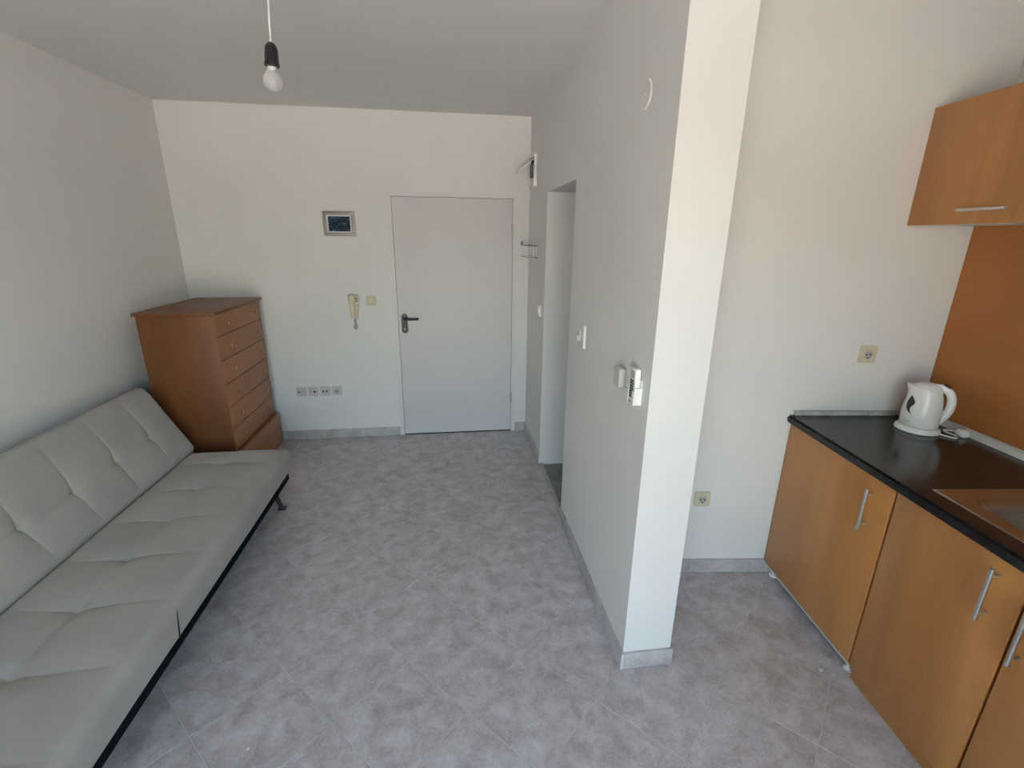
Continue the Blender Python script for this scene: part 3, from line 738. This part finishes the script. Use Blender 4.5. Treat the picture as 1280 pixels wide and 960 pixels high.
# wall cabinet
uc = kthing('wall_cabinet', 'orange wooden wall cabinet with a lift-up door above the splashback', 'wall cabinet', .341, .345, 1.798)
D = KR-.341; h = .345; hh = .455
bx('side_panel', (FT, D, -h+.001, -h+.018, 0.002, hh-.002), 'kitchen_side', uc); bx('side_panel', (FT, D, h-.018, h-.001, 0.002, hh-.002), 'kitchen_side', uc)
bx('bottom_panel', (FT, D, -h+.018, h-.018, .002, .019), 'white_melamine', uc); bx('top_panel', (FT, D, -h+.018, h-.018, hh-.019, hh-.002), 'kitchen_side', uc); bx('back_panel', (D-.006, D, -h+.018, h-.018, .019, hh-.019), 'white_melamine', uc)
d = bx('door', (0, FT, -h, h-.001, 0, hh), 'kitchen', uc, bev=.0015)
bar_handle(d, (0, 0, .050), .185, False)

# ------------------------------------------------------------------ kettle
ku, kv = .461, .190
kt = kthing('kettle', 'white electric kettle with dark water gauge on its base', 'kettle', ku, kv, .915)
SD = math.radians(-40)     # handle direction in the local frame (towards the right and the camera)
bm = bmesh.new(); lathe(bm, [(.078, 0), (.083, .003), (.083, .012), (.078, .021), (.070, .025)], 40); obj('power_base', bm, 'white_plastic', kt, smooth=True)
RZ = (0, 0, SD)
bm = bmesh.new()
prof = [(.066, .028), (.070, .032), (.071, .05), (.0715, .08), (.070, .105), (.066, .135), (.060, .165), (.054, .188), (.050, .200)]
n = 48; rings = []
for r, z in prof:
    ring = []
    for i in range(n):
        a = 2*math.pi*i/n; rr = r
        k = max(0, math.cos(a-math.pi)); s = max(0, (z-.15)/.05)
        rr += .026*(k**10)*min(1, s)**1.5
        zz = z + .010*(k**6)*min(1, s)
        ring.append(bm.verts.new((rr*math.cos(a), rr*math.sin(a), zz)))
    rings.append(ring)
for a, b in zip(rings, rings[1:]):
    for i in range(n): bm.faces.new((a[i], a[(i+1) % n], b[(i+1) % n], b[i]))
bm.faces.new(rings[0][::-1]); bm.faces.new(rings[-1])
body = obj('kettle_body', bm, 'white_plastic', kt, rot=RZ, smooth=True)
bm = bmesh.new(); lathe(bm, [(.050, .199), (.051, .203), (.045, .212), (.030, .219), (.010, .222), (.001, .2222)], 32); obj('lid', bm, 'white_plastic', kt, rot=RZ, smooth=True)
bm = bmesh.new()
hp = [(.022, 0, .206), (.040, 0, .208), (.060, 0, .204), (.078, 0, .188), (.088, 0, .160), (.090, 0, .130), (.086, 0, .100), (.073, 0, .072), (.056, 0, .050)]
# smooth the path
def smooth_path(pts, it=2):
    pts = [Vector(p) for p in pts]
    for _ in range(it):
        q = [pts[0]]
        for a, b in zip(pts, pts[1:]): q += [a*.75+b*.25, a*.25+b*.75]
        q.append(pts[-1]); pts = q
    return pts
tube(bm, smooth_path(hp), .0135, 14, 1.2)
obj('handle', bm, 'white_plastic', kt, rot=RZ, smooth=True)
bm = bmesh.new(); tube(bm, [(.049, 0, .2185), (.061, 0, .2160), (.071, 0, .2085)], [.0075, .0095, .0085], 10); obj('switch', bm, 'plum', kt, rot=RZ, smooth=True)
# leaf-shaped water gauge wrapped on the body
def body_r(z):
    for (r0_, z0_), (r1_, z1_) in zip(prof, prof[1:]):
        if z0_ <= z <= z1_: return r0_+(r1_-r0_)*(z-z0_)/(z1_-z0_)
    return prof[-1][0]
bm = bmesh.new(); cols = []
for k in range(17):
    t = k/16; z = .165 - .080*t
    tab = [(0, -.002, -.001), (.15, -.010, .011), (.3, -.015, .019), (.45, -.018, .016), (.6, -.018, .004), (.75, -.015, .0), (.9, -.008, .002), (1, .007, .008)]
    for q0, q1 in zip(tab, tab[1:]):
        if q0[0] <= t <= q1[0]:
            w_ = (t-q0[0])/(q1[0]-q0[0]); le = q0[1]+(q1[1]-q0[1])*w_; ri = q0[2]+(q1[2]-q0[2])*w_
    cen = (le+ri)/2 - .016*(1-t); wid = (ri-le)/2
    row = []
    for m_ in range(7):
        s = (cen + (m_/6-.5)*2*wid)/.068
        a = math.radians(-112)+s; r = body_r(z)+.0012
        row.append(bm.verts.new((r*math.cos(a), r*math.sin(a), z)))
    cols.append(row)
for a, b in zip(cols, cols[1:]):
    for i in range(6): bm.faces.new((a[i], a[i+1], b[i+1], b[i]))
wg = obj('water_gauge', bm, 'plum', kt, rot=(0, 0, SD-.25), smooth=True)
bm = bmesh.new()
for k in range(5):
    a = math.radians(-122)+k*.09-.1; r = .0722
    v = [bm.verts.new((r*math.cos(a+da), r*math.sin(a+da), z)) for da, z in ((0, .046), (.06, .046), (.06, .050+.002*(k % 2)), (0, .050+.002*(k % 2)))]
    bm.faces.new(v)
obj('logo_mark', bm, 'grey_plastic', kt, rot=(0, 0, SD-.25))
# cord and plug
def kl(u, v, z): return Vector((u-ku, -(v-kv), z))
bm = bmesh.new(); tube(bm, smooth_path([kl(.50, .240, .006), kl(.53, .30, .005), kl(.557, .295, .005), kl(.565, .262, .006), kl(.56, .22, .006), kl(.572, .205, .007), kl(.590, .225, .010), kl(.600, .248, .014)]), .0035, 8)
obj('power_cord', bm, 'white_plastic', kt, smooth=True)
bm = bmesh.new(); loft(bm, [(0, .016, -.022, .022), (.004, .019, -.025, .025), (.018, .019, -.025, .025), (.026, .015, -.018, .018), (.030, .010, -.012, .012)])
pg = obj('plug', bm, 'white_plastic', kt, loc=kl(.602, .262, .0005), smooth=True)
for s in (-1, 1):
    bm = bmesh.new(); tube(bm, [(s*.008, 0, .028), (s*.008+.003, 0.0, .048)], .0024, 8); obj('pin', bm, 'chrome', pg, smooth=True)

# ------------------------------------------------------------------ crumbs on the floor
for (x, y, r, lab) in ((1.513, 1.359, .011, 'tiny white paper scrap on the floor beside the base cabinets'), (-.742, 1.315, .006, 'tiny white crumb on the tiles in front of the sofa')):
    bm = bmesh.new(); v = [(-r, -r*.5), (r*.6, -r*.7), (r, r*.3), (-r*.2, r*.8)]; prism(bm, v, .0005, .004)
    tag(obj('paper_scrap', bm, 'paper', loc=(x, y, 0)), lab, 'paper scrap')
